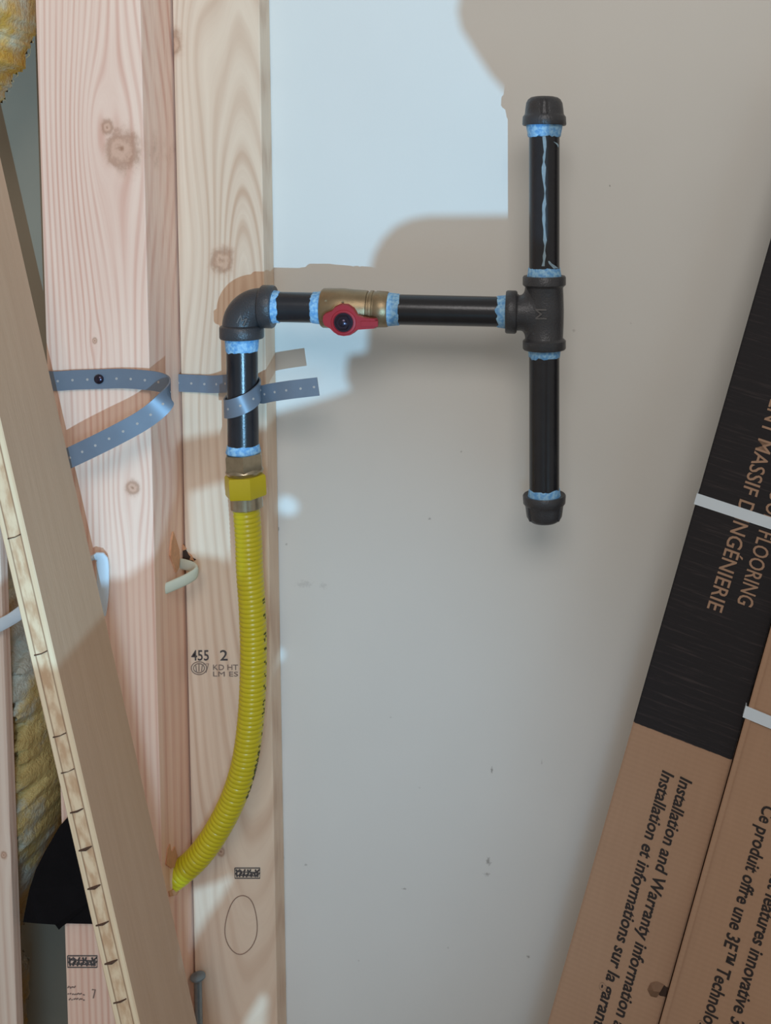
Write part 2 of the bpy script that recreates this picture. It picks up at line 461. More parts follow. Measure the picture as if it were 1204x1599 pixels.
batt('insulation_batt', [(-60, -80), (62, -80), (60, 10), (58, 45), (52, 62), (40, 88), (38, 108), (22, 118), (12, 140), (6, 158), (-10, 165), (-60, 170)], -0.02, -0.118, 4.0, FUZZ, 3000, 0.02,
     'fluffy yellow and cream fibreglass tuft hanging in the top left corner', 2, 22)
batt('insulation_batt', [(2, 905), (60, 900), (112, 980), (122, 1180), (110, 1270), (84, 1330), (60, 1375), (46, 1400), (36, 1445), (34, 1480), (46, 1500), (44, 1560), (36, 1640), (2, 1640)],
     0.03, -0.100, 4.0, brown_mat(), 900, 0.014, 'dull brown and grey insulation behind the leaning plywood strip, above the black felt', 5, 34)

# black felt flap
bm = bmesh.new()
outl = [(118, 1262), (92, 1292), (70, 1330), (56, 1358), (46, 1388), (40, 1418), (36, 1440), (58, 1442), (86, 1444), (92, 1452), (97, 1447), (104, 1442), (150, 1443), (182, 1443), (180, 1380), (175, 1300), (160, 1262)]
f_, b_ = [], []
for k, (u, v) in enumerate(outl):
    y = -0.113-0.004*math.sin(u*0.06+v*0.02)
    f_.append(bm.verts.new(P(u, v, y))); b_.append(bm.verts.new(P(u, v, y)+Vector((0, 0.003, 0))))
bm.faces.new(f_[::-1]); bm.faces.new(b_)
for k in range(len(outl)): bm.faces.new((f_[k], f_[k-1], b_[k-1], b_[k]))
tag(obj('felt_flap', bm, plain('black_felt', lin(22, 19, 20), 0.95, var=0.3, spec=0.1, bump=0.3)), 'black felt flap over the insulation and post, lower left', 'felt')

# ================================================================ gas pipe
YP = -0.075
sc = (YP+CD)/F
def Q(u, v, Y=YP): return P(u, v, Y)
def iron_mat(name, base, rough, bs, spec=0.5):
    m = NT(name); n = m.noise(m.co, 90, 4); n2 = m.noise(m.co, 700, 3)
    m.bump(n2, bs, 0.0008)
    return m.done(m.mix(n, tuple(c*0.8 for c in base), tuple(c*1.3 for c in base)), rough, 0.25, spec)
IRON = iron_mat('malleable_iron', lin(66, 66, 69), 0.36, 0.5)
PIPE = iron_mat('black_pipe', lin(40, 40, 44), 0.26, 0.10, 0.6)
def dope_mat():
    m = NT('thread_tape'); n = m.noise(m.co, 300, 4, 0.6)
    m.bump(n, 0.6, 0.0008)
    return m.done(m.mix(m.rng(n, .35, .65), lin(98, 160, 216), lin(160, 206, 236)), 0.55)
DOPE = dope_mat()
LIT_MARK = iron_mat('lit_mark_iron', lin(104, 102, 102), 0.35, 0.3)  # lighter iron, the highlight on the raised letters put into the colour
ORG = Q(850, 490)
gas = thing('gas_pipe', 'black iron gas pipe assembly with elbow, tee and capped ends beside blue taped joints', 'pipe', ORG)
PR = 0.01335
def part(name, bm, mat, parent=gas, **k): return obj(name, bm, mat, parent, k.pop('org', ORG), smooth=k.pop('smooth', True), **k)
def pipe(p, q, r=PR, name='pipe'):
    bm = bmesh.new(); d = q-p; L = d.length
    lathe(bm, p, d, [(0, r*0.9), (0, r), (L, r), (L, r*0.9)], 48)
    return part(name, bm, PIPE)
def tape(p, q, r0, r1, seed, parent=gas, amp=0.0014):
    """blue tape wound over the threads with a ragged edge towards the pipe (q side)"""
    bm = bmesh.new(); d = q-p; L = d.length
    def rf(t, th, r):
        k = t/L
        n = noise.fractal(Vector((math.cos(th)*2.2, math.sin(th)*2.2, seed)), 1, 2, 4)
        n2 = noise.noise(Vector((math.cos(th)*5, math.sin(th)*5, seed+k*4)))
        return (t+(amp*n*1.1 if k > 0.75 else 0.0), r+0.00018*n2*(0.5+k))
    lathe(bm, p, d, [(0, r0*0.96), (0.001, r0), (L*0.35, (r0*.65+r1*.35)), (L*0.7, r1+0.0001), (L*0.9, r1-0.0001), (L, r1-0.0007)], 72, rfun=rf)
    return part('thread_tape', bm, DOPE, parent)
# --- elbow
EV = 480
Rb = 0.0165; Rbend = 0.018
ax_u = 378
e_c = Q(ax_u, EV)                                # corner of the two centre lines
dh = (Q(790, 485)-Q(425, 477)).normalized()      # horizontal run
dv = (Q(379, 700)-Q(377, 540)).normalized()      # down
e_c = Q(377, 478)
bm = bmesh.new()
pts = []
c0 = e_c+dh*Rbend+dv*Rbend
pts += [e_c+dv*(Rbend+0.0085), e_c+dv*(Rbend+0.003)]
for k in range(17):
    t = PI/2*k/16
    pts.append(c0-dh*Rbend*math.cos(t)-dv*Rbend*math.sin(t))
pts += [e_c+dh*(Rbend+0.003), e_c+dh*(Rbend+0.0085)]
tube(bm, pts, Rb, 48)
for d in (dv, dh):
    lathe(bm, e_c+d*0.0165, d, [(0, Rb), (0.0012, 0.0183), (0.002, 0.0190), (0.0108, 0.0190), (0.012, 0.0183), (0.0121, 0.0145), (0.0085, 0.0140)], 48)
# cast foundry mark on the elbow's face
mk = text_bm('M', 0.011, 0.0012, bold=0.0)
for f in mk.faces: f.material_index = 1
mk.transform(mat4(e_c+dh*0.0005+dv*0.0125+VN*(Rb-0.0004), dh*0.9+dv*0.45, -dv*0.9+dh*0.45, VN)); merge(bm, mk)
part('pipe_elbow', bm, [IRON, LIT_MARK])
# --- vertical nipple under the elbow
n0 = e_c+dv*0.029; n1 = Q(380, 701)
pipe(e_c+dv*0.022, n1+dv*0.004)
tape(e_c+dv*0.0275, e_c+dv*0.0400, 0.0146, 0.0140, 1)
tape(n1+dv*0.0034, n1-dv*0.0040, 0.0152, 0.0141, 2, amp=0.0008)
# --- horizontal run: elbow -> valve -> tee
def H(u): return e_c+dh*((Q(u, EV)-e_c).dot(dh))
pipe(H(404), H(512))
tape(H(419), H(437), 0.0152, 0.0142, 3, amp=0.0022)
tape(H(508), H(488), 0.0148, 0.0140, 4)
pipe(H(600), H(806))
tape(H(602), H(625), 0.0150, 0.0141, 5)
tape(H(795), H(777), 0.0150, 0.0141, 6, amp=0.0022)
# --- ball valve
BRASS = plain('dull_brass', lin(150, 128, 98), 0.36, 0.75, var=0.25, scale=120, bump=0.25)
bm = bmesh.new(); vo = H(503); L = (H(607)-vo).length; mm = L/104
lathe(bm, vo, dh, [(0, .0140), (0, .0163), (3*mm, .0175), (34*mm, .0178), (42*mm, .0172), (66*mm, .0165), (71*mm, .0160), (72*mm, .0150), (75*mm, .0150), (76*mm, .0164), (80*mm, .0164), (81*mm, .0156), (84*mm, .0156), (86*mm, .0162), (102*mm, .0158), (104*mm, .0150)], 40)
lathe(bm, H(545)+VN*0.010+VZ*-0.006, VN, [(0, 0.0085), (0.010, 0.0085), (0.011, 0.0075)], 24)      # stem boss
for (du, dz) in ((12, .008), (14, -.003), (28, .002), (38, .007)):
    disc(bm, H(503+du)+VZ*dz+VN*math.sqrt(.0176**2-dz**2)*0.97, VN, 0.0011, 0.0007, 10)
valve = part('ball_valve', bm, BRASS)
RED = plain('red_handle', lin(160, 34, 46), 0.36, var=0.15)
hc = H(545)+VN*0.0225; hc.z = Q(545, 497).z-0.0005
bm = bmesh.new()
def HP(u, v): q = P(u, v, YP); return Vector((q.x, 0, q.z))
ou = [(512, 488), (516, 484), (526, 480), (531, 474), (540, 470), (551, 471), (560, 477), (566, 487), (574, 490), (584, 492), (594, 492.5), (596, 496), (596, 505), (593, 508), (566, 510), (560, 515), (553, 519), (545, 520), (536, 518.5), (529, 514), (523, 508), (514, 503), (511, 496)]
k_ = 0.945
lo = [bm.verts.new((HP(u, v).x, hc.y+0.004, HP(u, v).z)) for u, v in ou]
cx = sum(v.co.x for v in lo)/len(lo); cz = sum(v.co.z for v in lo)/len(lo)
hi = [bm.verts.new((cx+(v.co.x-cx)*k_, hc.y-0.002, cz+(v.co.z-cz)*k_)) for v in lo]
for k in range(len(ou)): bm.faces.new((lo[k], lo[k-1], hi[k-1], hi[k]))
bm.faces.new(lo[::-1]); bm.faces.new(hi)
hub = Vector((HP(545, 498).x, hc.y, HP(545, 498).z))
lathe(bm, hub+VN*0.0015, VN, [(0, .0112), (.0012, .0105), (.0014, .0088), (.0004, .0084)], 32)
# raised grip ridge on the lever
box(bm, HP(566, 0).x, HP(592, 0).x, hc.y-0.0030, hc.y, HP(0, 504).z, HP(0, 496).z)
handle = obj('handle', bm, RED, valve, valve.matrix_world.translation*0+ORG, smooth=True)
handle['label'] = 'red lever handle'
STEELD = plain('dark_steel', lin(66, 60, 74), 0.22, 0.9, var=0.2)
bm = bmesh.new(); hexr = 0.0066
lathe(bm, hub+VN*0.0008, VN, [(0, .0082), (.0014, .0082), (.0015, hexr)], 28)
lathe(bm, hub+VN*0.002, VN, [(0, hexr), (.0030, hexr), (.0038, hexr*.86)], 6)
lathe(bm, hub+VN*0.0055, VN, [(0, .0034), (.0015, .0032), (.0021, .0020)], 20)
nut = obj('handle_nut', bm, STEELD, valve, ORG, smooth=True); nut['label'] = 'dark steel nut on the red handle'
# --- tee
TC = Q(850, 489.5); TC = Vector((TC.x, YP, H(850).z))
up = Vector((0, 0, 1))
bm = bmesh.new()
h_ = 0.0325
lathe(bm, TC-up*h_, up, [(0.001, .0143), (0, .0182), (.0012, .0190), (.0078, .0190), (.0096, .0170), (.0105, .0165), (.0225, .0170), (.0325, .0172), (.0425, .0170), (.0545, .0165), (.0554, .0170), (.0572, .0190), (.0638, .0190), (.065, .0182), (.064, .0143)], 48)
tl = (H(790)-TC).length
lathe(bm, TC-dh*tl, dh, [(.001, .0143), (0, .0182), (.0013, .0190), (.0085, .0190), (.0097, .0180), (.0102, .0160), (.0110, .0157)], 48)
RR = 0.0171; rings = []
xs0 = -(tl-0.0100); xf = -(RR+0.0045)
for s_ in [-1]+[k/8 for k in range(9)]:
    ring = []
    for k in range(48):
        th = 2*PI*k/48; g = 0 if s_ < 0 else 1-math.sqrt(max(0, 1-s_*s_))
        y_ = 0.0157*math.cos(th)*(1+.04*g); z_ = (0.0157+0.0085*g)*math.sin(th)
        xe = -math.sqrt(RR*RR-y_*y_)+0.0004
        x_ = xs0 if s_ < 0 else xf+(xe-xf)*(s_**.8)
        ring.append(bm.verts.new(TC+Vector((x_, y_, z_))))
    rings.append(ring)
for r0, r1 in zip(rings, rings[1:]):
    for k in range(48): bm.faces.new((r0[k], r0[(k+1) % 48], r1[(k+1) % 48], r1[k]))
def wrap_mark(bm, body, size, x, z, rot, R_, h):
    """raised foundry letter wrapped on a cylinder of radius R_ standing at TC"""
    mk = text_bm(body, size, h, bold=0.0)
    for f in mk.faces: f.material_index = 1
    mk.transform(Matrix.Rotation(rot, 4, 'Z'))
    c = sum((v.co for v in mk.verts), Vector())/len(mk.verts)
    for v in mk.verts:
        xx, zz, hh = v.co.x-c.x+x, v.co.y-c.y+z, v.co.z
        k = 1.0 if hh > 0 else 1.0
        v.co = TC+Vector((xx, -math.sqrt(R_*R_-xx*xx)-hh, zz))
    merge(bm, mk)
wrap_mark(bm, 'M', 0.0140, -0.0035, 0.0008, PI/2, RR, 0.0014)
for dx, dz in ((.002, .014), (-.0095, -.0165), (-.011, -.027)):
    y = math.sqrt(.0186**2-dx**2) if dz < -.025 else math.sqrt(.017**2-dx**2)
    disc(bm, TC+Vector((dx, -y+.0006, dz)), VN, 0.0011, 0.001, 8)
part('pipe_tee', bm, [IRON, LIT_MARK])
# --- upper pipe and cap
zu = lambda v: Q(850, v).z
def V_(v): return Vector((TC.x, YP, zu(v)))
pipe(V_(440), V_(190)); pipe(V_(540), V_(790))
tape(V_(433), V_(419), 0.0152, 0.0142, 11, amp=0.0018); tape(V_(194), V_(214), 0.0160, 0.0146, 12, amp=0.0020)
tape(V_(543), V_(558), 0.0146, 0.0139, 13, amp=0.0024); tape(V_(778), V_(763), 0.0150, 0.0140, 14, amp=0.0018)
def cap_(v0, v1, sgn, name):
    bm = bmesh.new(); p = V_(v0); L = (V_(v1)-p).length; d = up*sgn
    lathe(bm, p, d, [(.001, .0145), (0, .0185), (.001, .0192), (.0075, .0188), (.0090, .0175), (.0100, .0170), (L*.55, .0166), (L*.78, .0158), (L*.90, .0142), (L*.97, .0118), (L, .0085), (L+.0002, .0)], 48)
    for a_ in (90, 270) if sgn > 0 else (35, 145, 215, 325):      # cast grip ribs
        for s in (-1, 1):
            th = math.radians(-a_)+s*(0.14 if sgn > 0 else 0.0)
            if sgn < 0 and s < 0: continue
            r = 0.0166
            c = p+Vector((math.cos(th)*r, math.sin(th)*r, 0))
            tube(bm, [c+d*.0095, c*1+d*(L*.6), p+Vector((math.cos(th), math.sin(th), 0))*.0150+d*(L*.86)], 0.0011, 8)
    part('end_cap', bm, IRON)
cap_(196, 151, 1, 'end_cap'); cap_(772, 815, -1, 'end_cap')
# upper pipe: one long painted highlight, and two small smears of sealant
SM = plain('sealant_and_highlight', lin(196, 222, 238), 0.4, var=0.2, scale=400)
def streak(pts_, wid_, seed):
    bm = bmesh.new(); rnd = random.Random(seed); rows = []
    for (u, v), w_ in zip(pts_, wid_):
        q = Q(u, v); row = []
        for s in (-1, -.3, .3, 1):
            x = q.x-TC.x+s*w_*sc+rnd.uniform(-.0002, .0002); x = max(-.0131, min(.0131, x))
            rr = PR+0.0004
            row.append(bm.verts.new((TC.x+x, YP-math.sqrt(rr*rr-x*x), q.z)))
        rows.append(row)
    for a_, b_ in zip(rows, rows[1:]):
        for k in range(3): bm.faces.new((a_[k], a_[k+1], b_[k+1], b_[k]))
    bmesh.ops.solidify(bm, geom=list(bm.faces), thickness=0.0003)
    return part('sealant_and_highlight', bm, SM)
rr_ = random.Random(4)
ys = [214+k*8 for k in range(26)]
streak([(850+1.2*math.sin(k*.7)+rr_.uniform(-.6, .6), y) for k, y in enumerate(ys)], [max(.7, 2.2+rr_.uniform(-1.3, 1.3)-(1.6 if 9 < k < 13 else 0)) for k in range(26)], 1)  # long pale strip painted as the pipe's highlight
streak([(864, 222), (868, 224), (871, 227), (871.5, 230)], [.5, 1.8, 1.6, .4], 2)
streak([(857, 406), (859, 410), (864, 414), (868, 418)], [1.0, 2.2, 3.2, 4.0], 3)

# ================================================================ gas hose
YEL = lambda n, r: plain(n, lin(204, 182, 32), r, var=0.08, scale=40)
HO = n1+dv*0.004
hose = thing('gas_hose', 'yellow ribbed flexible gas hose hanging from the black elbow pipe', 'hose', HO)
def hpart(name, bm, mat): return obj(name, bm, mat, hose, HO, smooth=True)
NI = plain('nickel_brass', lin(176, 164, 140), 0.28, 0.85, var=0.25, scale=150)
hd = (Q(385, 797)-Q(380, 708)).normalized()
hp = Q(380.5, 707)
def HV(v): return hp+hd*((v-707)*sc)
bm = bmesh.new()
a6 = Vector((0.25, -1, 0)).normalized()
L = 34*sc
lathe(bm, hp, hd, [(0, .0150), (0.0005, .0166), (.002, .0174), (L*.72, .0174), (L*.8, .0165)], 6, ref=a6)
lathe(bm, hp+hd*(L*.70), hd, [(0, .0150), (L*.15, .0165), (L*.35, .0140)], 32)
adaptor = hpart('adaptor_nut', bm, NI)
st = text_bm('3/4', 0.0062, 0.0003); st.transform(mat4(hp+hd*0.012+Vector((-0.0115, -.0151, 0)), Vector((.93, -.36, 0)), -hd, VN)); 
st.free()
bm = bmesh.new(); p = HV(742); L = 35*sc
lathe(bm, p, hd, [(0, .0150), (.0004, .0174), (.0018, .0184), (L-.0018, .0184), (L-.0004, .0176), (L, .0150)], 6, ref=Vector((0.55, -1, 0)))
o = hpart('coupling_nut', bm, YEL('yellow_nut', 0.38)); o['label'] = 'large yellow hexagonal coupling nut'
bm = bmesh.new(); p = HV(775)
lathe(bm, p, hd, [(0, .0135), (0, .0142), (20*sc, .0142), (21*sc, .0136), (22*sc, .0125)], 36)
hpart('ferrule', bm, NI)
pth = [Q(384.5, 792), Q(388, 840), Q(390, 890), Q(394, 950), Q(396, 1010), Q(395, 1070), Q(391, 1130), Q(382, 1190), P(365, 1245, -.074), P(340, 1295, -.073), P(312, 1335, -.072), P(283, 1362, -.071), P(262, 1376, -.070), P(225, 1392, -.070)]
pp, LL = spline(pth, 720)
pitch = 0.00425
bm = bmesh.new()
def hr(i):
    s = LL*i/719; k = (s/pitch) % 1.0
    return 0.01115+0.00075*max(0.0, math.sin(PI*k))**0.7
tube(bm, pp, hr, 36, ref=VN)
o = hpart('corrugated_hose', bm, YEL('yellow_plastic', 0.30))
# printed line of small letters along the hose's right flank
hb = bmesh.new(); rnd = random.Random(11)
for k in range(150, 480, 5):
    if rnd.random() < 0.35 or 230 < k < 250 or 340 < k < 352: continue
    d = (pp[k+1]-pp[k-1]).normalized(); nrm = (Vector((1, 0, 0))-d*d.x).normalized(); a_ = math.radians(14)
    out = (nrm*math.cos(a_)+VN*math.sin(a_)).normalized(); tg = out.cross(d).normalized()
    c = pp[k]+out*0.0119; l_ = rnd.uniform(.0004, .0014); w_ = rnd.uniform(.0003, .0007)
    for s in (-1, 1):
        if rnd.random() < .3: continue
        cc = c+tg*s*.0010
        vs_ = [cc+tg*w_-d*l_, cc-tg*w_-d*l_, cc-tg*w_+d*l_, cc+tg*w_+d*l_]
        hexa(hb, [q-out*.0008 for q in vs_]+[q+out*.0002 for q in vs_])
o = hpart('printed_marking', hb, plain('black_print', lin(74, 72, 30), 0.5)); o['kind'] = 'stuff'

# ================================================================ straps
STRAP = plain('grey_strap', lin(120, 128, 140), 0.42, 0.25, var=0.08, scale=90)
DOT = plain('strap_hole_bare', lin(176, 164, 156), 0.7)
def holes(bm, mid, wid, idxs, th, mi=1, r=0.0011):
    for i in idxs:
        if 0 < i < len(mid)-1:
            d = (mid[i+1]-mid[i-1]).normalized(); nn = d.cross(wid[i]).normalized()
            for s in (-1, 1): disc(bm, mid[i]+nn*s*(th/2-0.0001), nn*s, r, 0.00025, 10, mi)
TH = 0.0012
# strap screwed to the post: along the face, a U-turn in the air, a tail running down to the left
up_ = [P(40, 590, PF-.002), P(80, 595, PF-.002), P(120, 593, PF-.002), P(155, 592, PF-.002), P(190, 591, PF-.003), P(222, 593, PF-.005), P(246, 596, PF-.007), P(260, 601, PF-.012), P(265.5, 607, PF-.020), P(263, 618, PF-.029), P(248, 637, PF-.034), P(220, 658, PF-.037), P(180, 680, PF-.040), P(140, 700, PF-.040), P(100, 719, PF-.036), P(60, 738, PF-.032)]
mid, L = spline(up_, 110)
hw = 15.5*(PF+CD)/F
wid = []
for i in range(110):
    d = (mid[min(i+1, 109)]-mid[max(i-1, 0)]).normalized()
    wv = VZ-d*d.z
    # the band keeps its width square to its run
    wid.append(wv.normalized()*hw)
bm = bmesh.new(); ribbon(bm, mid, wid, TH)
holes(bm, mid, wid, range(6, 108, 5), TH)
s1 = obj('perforated_strap', bm, [STRAP, DOT], org=P(155, 592, PF), smooth=True)
tag(s1, 'grey perforated strap screwed to the post and curling back on itself to lower left', 'strap')
bm = bmesh.new(); sp = P(155, 592, PF-.003)
lathe(bm, sp, VN, [(0, .0040), (.0012, .0040), (.0022, .0030), (.0028, .0016)], 20)
o = obj('screw_head', bm, STEELD, s1, s1.location, smooth=True); o['label'] = 'dark round screw head'
bm = bmesh.new()
for a_, b_ in (((-1, 0), (1, 0)), ((0, -1), (0, 1))):
    pass
bm.free()
# strap around the pipe
pc = lambda v: Q(377+(v-540)*.012, v)
pts = [P(258, 597, SF-.0015), P(285, 598, SF-.0015), P(310, 599, SF-.0022), P(335, 600, SF-.0050)]
ctr = pc(622); r = PR+0.0018
zl = [P(300, 600, SF).z]
def cyl(deg, v, rr=r):
    c = Q(378.5, v); t = math.radians(deg); return Vector((c.x+rr*math.cos(t), c.y+rr*math.sin(t), c.z))
# angles: 180 left, 90 behind (+Y), 0 right, -90 front
hel = [cyl(a_, v) for a_, v in ((105, 602), (75, 604), (45, 606), (15, 609), (-15, 614), (-45, 621), (-75, 627), (-105, 632), (-135, 635), (-165, 636), (-195, 634), (-225, 628))]
hel += [cyl(-255, 622, r+.0020), cyl(-285, 618, r+.0030)]
tail = [P(408, 616, YP+.0105), P(424, 613, YP+.004), P(450, 609, YP-.002), P(475, 606, YP-.004), P(497, 603.5, YP-.005)]
mid, L = spline(pts+hel+tail, 220)
wid = []; hw2 = 14.5*(YP+CD)/F
for i in range(220):
    d = (mid[min(i+1, 219)]-mid[max(i-1, 0)]).normalized()
    wid.append((VZ-d*d.z).normalized()*hw2)
bm = bmesh.new(); ribbon(bm, mid, wid, TH)
st_ = [int(220*k*0.0125/L) for k in range(1, 40)]
holes(bm, mid, wid, [i for i in st_ if i < 218], TH)
s2 = obj('perforated_strap', bm, [STRAP, DOT], org=pc(622), smooth=True)
tag(s2, 'grey perforated strap wrapped around the vertical black pipe, its free end pointing right', 'strap')

# ================================================================ cables
CAB = plain('cable_sheath', lin(206, 208, 188), 0.5, var=0.06)
def cable(name, pts_, n, a_, th, mat, label, wref):
    mid, L = spline(pts_, n); bm = bmesh.new(); wid = []
    rows = []
    for i in range(n):
        d = (mid[min(i+1, n-1)]-mid[max(i-1, 0)]).normalized()
        w_ = (wref-d*wref.dot(d)).normalized(); nn = d.cross(w_).normalized()
        rows.append([bm.verts.new(mid[i]+w_*a_*math.cos(2*PI*k/16)*(1 if abs(math.cos(2*PI*k/16)) < .95 else .97)+nn*th*math.sin(2*PI*k/16)) for k in range(16)])
    for r0, r1 in zip(rows, rows[1:]):
        for k in range(16): bm.faces.new((r0[k], r0[(k+1) % 16], r1[(k+1) % 16], r1[k]))
    bm.faces.new(rows[0][::-1]); bm.faces.new(rows[-1])
    return tag(obj(name, bm, mat, org=mid[0], smooth=True), label, 'cable')
cable('flat_cable', [P(262, 878, SF+.010), P(276, 879, SF-.004), P(290, 882, SF-.012), P(303, 887, SF-.019), P(306, 894, SF-.027), P(294, 903, SF-.034), P(275, 912, SF-.040), P(258, 919, SF-.045), P(240, 924, SF-.050)],
      60, 0.0052, 0.0022, CAB, 'cream flat cable looping out of the torn hole beside the yellow hose', VZ)
# white cable crossing behind the plywood strip
WC = plain('white_cable', lin(208, 216, 222), 0.45, var=0.05)
cable('white_cable', [P(-30, 990, -.128), P(8, 972, -.128), P(34, 955, -.128), P(80, 915, -.125), P(120, 884, -.120), P(142, 872, -.116), P(154, 869, -.114), P(160, 876, -.113), P(161, 900, -.113), P(160, 930, -.113), P(156, 960, -.113)],
      60, 0.0055, 0.0022, WC, 'whitish cable bent over beside the post, passing behind the plywood strip', VZ*0.35+VX*0.95)

# torn wood at drilled holes
CH = plain('torn_wood', lin(214, 158, 118), 0.8, var=0.2, scale=300)
DARK = plain('hole_dark', lin(64, 46, 36), 0.9)
def splinter(pts2, Y, yb, par, mat=CH):
    bm = bmesh.new()
    f_ = [bm.verts.new(P(u, v, Y-0.0008*(k % 3))) for k, (u, v) in enumerate(pts2)]
    b_ = [bm.verts.new(P(u, v, Y)+Vector((0, yb, 0))) for (u, v) in pts2]
    bm.faces.new(f_[::-1]); bm.faces.new(b_)
    for k in range(len(f_)): bm.faces.new((f_[k], f_[k-1], b_[k-1], b_[k]))
    return obj('torn_splinter', bm, mat, par, par.location)
def side_pt(u, v, lift):
    b_ = (PY-v)/F; dy = math.cos(PITCH)+b_*math.sin(PITCH); x = x1+lift
    Y = x*dy*F/(u-PX)-CD
    return Vector((x, Y, P(u, v, Y).z))
def side_chip(pts_, lift, mat):
    bm = bmesh.new()
    f_ = [bm.verts.new(side_pt(u, v, lift*(1+.3*(k % 2)))) for k, (u, v) in enumerate(pts_)]; b_ = [bm.verts.new(side_pt(u, v, lift)-Vector((lift, 0, 0))) for u, v in pts_]
    bm.faces.new(f_[::-1]); bm.faces.new(b_)
    for k in range(len(f_)): bm.faces.new((f_[k], f_[k-1], b_[k-1], b_[k]))
    return obj('torn_splinter', bm, mat, post, post.location)
side_chip([(271, 830), (275, 842), (280, 858), (281, 872), (280, 886), (276, 894), (272, 882), (267, 868), (268, 848)], .0016, CH)
splinter([(280, 852), (288, 856), (296, 868), (306, 874), (296, 880), (284, 876), (280, 866)], SF-.0006, .0012, stud, DARK)
splinter([(279, 850), (286, 851), (291, 858), (285, 860)], SF-.0016, .0015, stud)
splinter([(291, 862), (299, 868), (303, 876), (296, 874)], SF-.0014, .0014, stud)
xS = x1
side_chip([(262, 1326), (266, 1318), (268, 1332), (273, 1322), (277, 1336), (278, 1352), (268, 1356), (260, 1350)], .0010, CH)
side_chip([(264, 1392), (274, 1388), (280, 1392), (276, 1398), (266, 1400)], .0008, CH)

# ================================================================ leaning plywood strip
YF, YB = -0.25, -0.168
Ptop = P(0, 655, YF); Pbot = P(218, 1599, YF)
dd = (Pbot-Ptop).normalized(); nn_ = Vector((-dd.z, 0, dd.x)).normalized()
if nn_.x < 0: nn_ = -nn_
Lb = (FLOOR+0.003-Pbot.z)/dd.z
pB = Pbot+dd*Lb; pT = Ptop-dd*0.62
Lt = (pT-pB).length; thk = 0.0178
bm = bmesh.new()
# laminations: three plies seen on the front edge, built as one board with three material bands
O4 = pB.copy()
u_ = (pT-pB).normalized()
def BP(s, n, y): return pB+u_*s-nn_*n+Vector((0, y-YF, 0))
hexa(bm, [BP(0, 0, YF), BP(0, thk, YF), BP(0, thk, YB), BP(0, 0, YB), BP(Lt, 0, YF), BP(Lt, thk, YF), BP(Lt, thk, YB), BP(Lt, 0, YB)])
bmesh.ops.bevel(bm, geom=list(bm.edges), offset=0.0008, segments=1, affect='EDGES')
tilt = Matrix.Rotation(math.atan2(u_.x, u_.z), 4, 'Y')       # local z runs along the board
bm.transform(Matrix.Translation(-O4)); bm.transform(tilt.inverted())
def ply_mat():
    m = NT('plywood'); X, Y, Z = m.sep(m.co)
    # face veneer
    n1 = m.noise(m.vec('MULTIPLY', m.co, (10, 16, 2.5)), 1.0, 4)
    n2 = m.noise(m.vec('MULTIPLY', m.co, (120, 160, 5)), 1.0, 4)
    face = m.mix(m.math('MULTIPLY_ADD', n2, 0.5, m.math('MULTIPLY', n1, 0.5)), lin(212, 178, 148), lin(182, 145, 116))
    # edge: outer plies run along, the core shows end grain and gaps
    t = m.math('DIVIDE', m.math('MULTIPLY', X, -1.0), thk)
    e1 = m.mix(m.noise(m.vec('MULTIPLY', m.co, (400, 100, 12)), 1.0, 4), lin(250, 228, 192), lin(222, 178, 136))
    e2 = m.mix(m.rng(m.noise(m.vec('MULTIPLY', m.co, (160, 100, 60)), 1.0, 4), .35, .65), lin(238, 206, 168), lin(206, 162, 124))
    core = m.math('MULTIPLY', m.rng(t, .20, .26), m.rng(t, .72, .78, 1.0, 0.0))
    ed = m.mix(core, e1, e2)
    l1 = None
    for c_ in (0.235, 0.75):
        q = m.rng(m.math('ABSOLUTE', m.math('SUBTRACT', t, c_)), .0, .05, .75, 0.0)
        l1 = q if l1 is None else m.math('MAXIMUM', l1, q)
    ed = m.mix(l1, ed, lin(128, 84, 58))
    nrm = m.n('ShaderNodeTexCoord').outputs['Normal']
    _, NY, _ = m.sep(nrm)
    isedge = m.rng(m.math('MULTIPLY', NY, -1.0), .5, .8)
    m.bump(m.noise(m.vec('MULTIPLY', m.co, (500, 500, 60)), 1.0, 3), 0.25, 0.0006)
    return m.done(m.mix(isedge, face, ed), 0.6, spec=0.3)
ply = obj('plywood_strip', bm, ply_mat())
ply.location = O4; ply.rotation_euler = tilt.to_euler()
tag(ply, 'long plywood strip leaning diagonally in the lower left, knife marks across its edge', 'plywood')
bpy.context.view_layer.update()
# notches and joint lines across the core ply of the edge
GAP = plain('core_gap', lin(82, 54, 38), 0.9)
for (v, k) in ((838, .4), (1020, .5), (1148, .4), (1204, .25), (1266, 1), (1325, 1.7), (1385, 1.7), (1442, 1.2), (1502, 1.7), (1563, .9)):
    bm = bmesh.new(); uc = (v-655)*0.2275-18
    a_ = P(uc-11, v+3, YF); b_ = P(uc, v+0.5, YF); c_ = P(uc+9, v-4, YF); h1 = Vector((0, -.0004, 0))
    tube(bm, [a_+h1, b_+h1, c_+h1], lambda i, k=k: (0.0005, 0.00075*k, 0.0004)[i], 6)
    bm.transform(Matrix.Translation(-O4)); bm.transform(tilt.inverted())
    o = obj('core_gap', bm, GAP); o.parent = ply

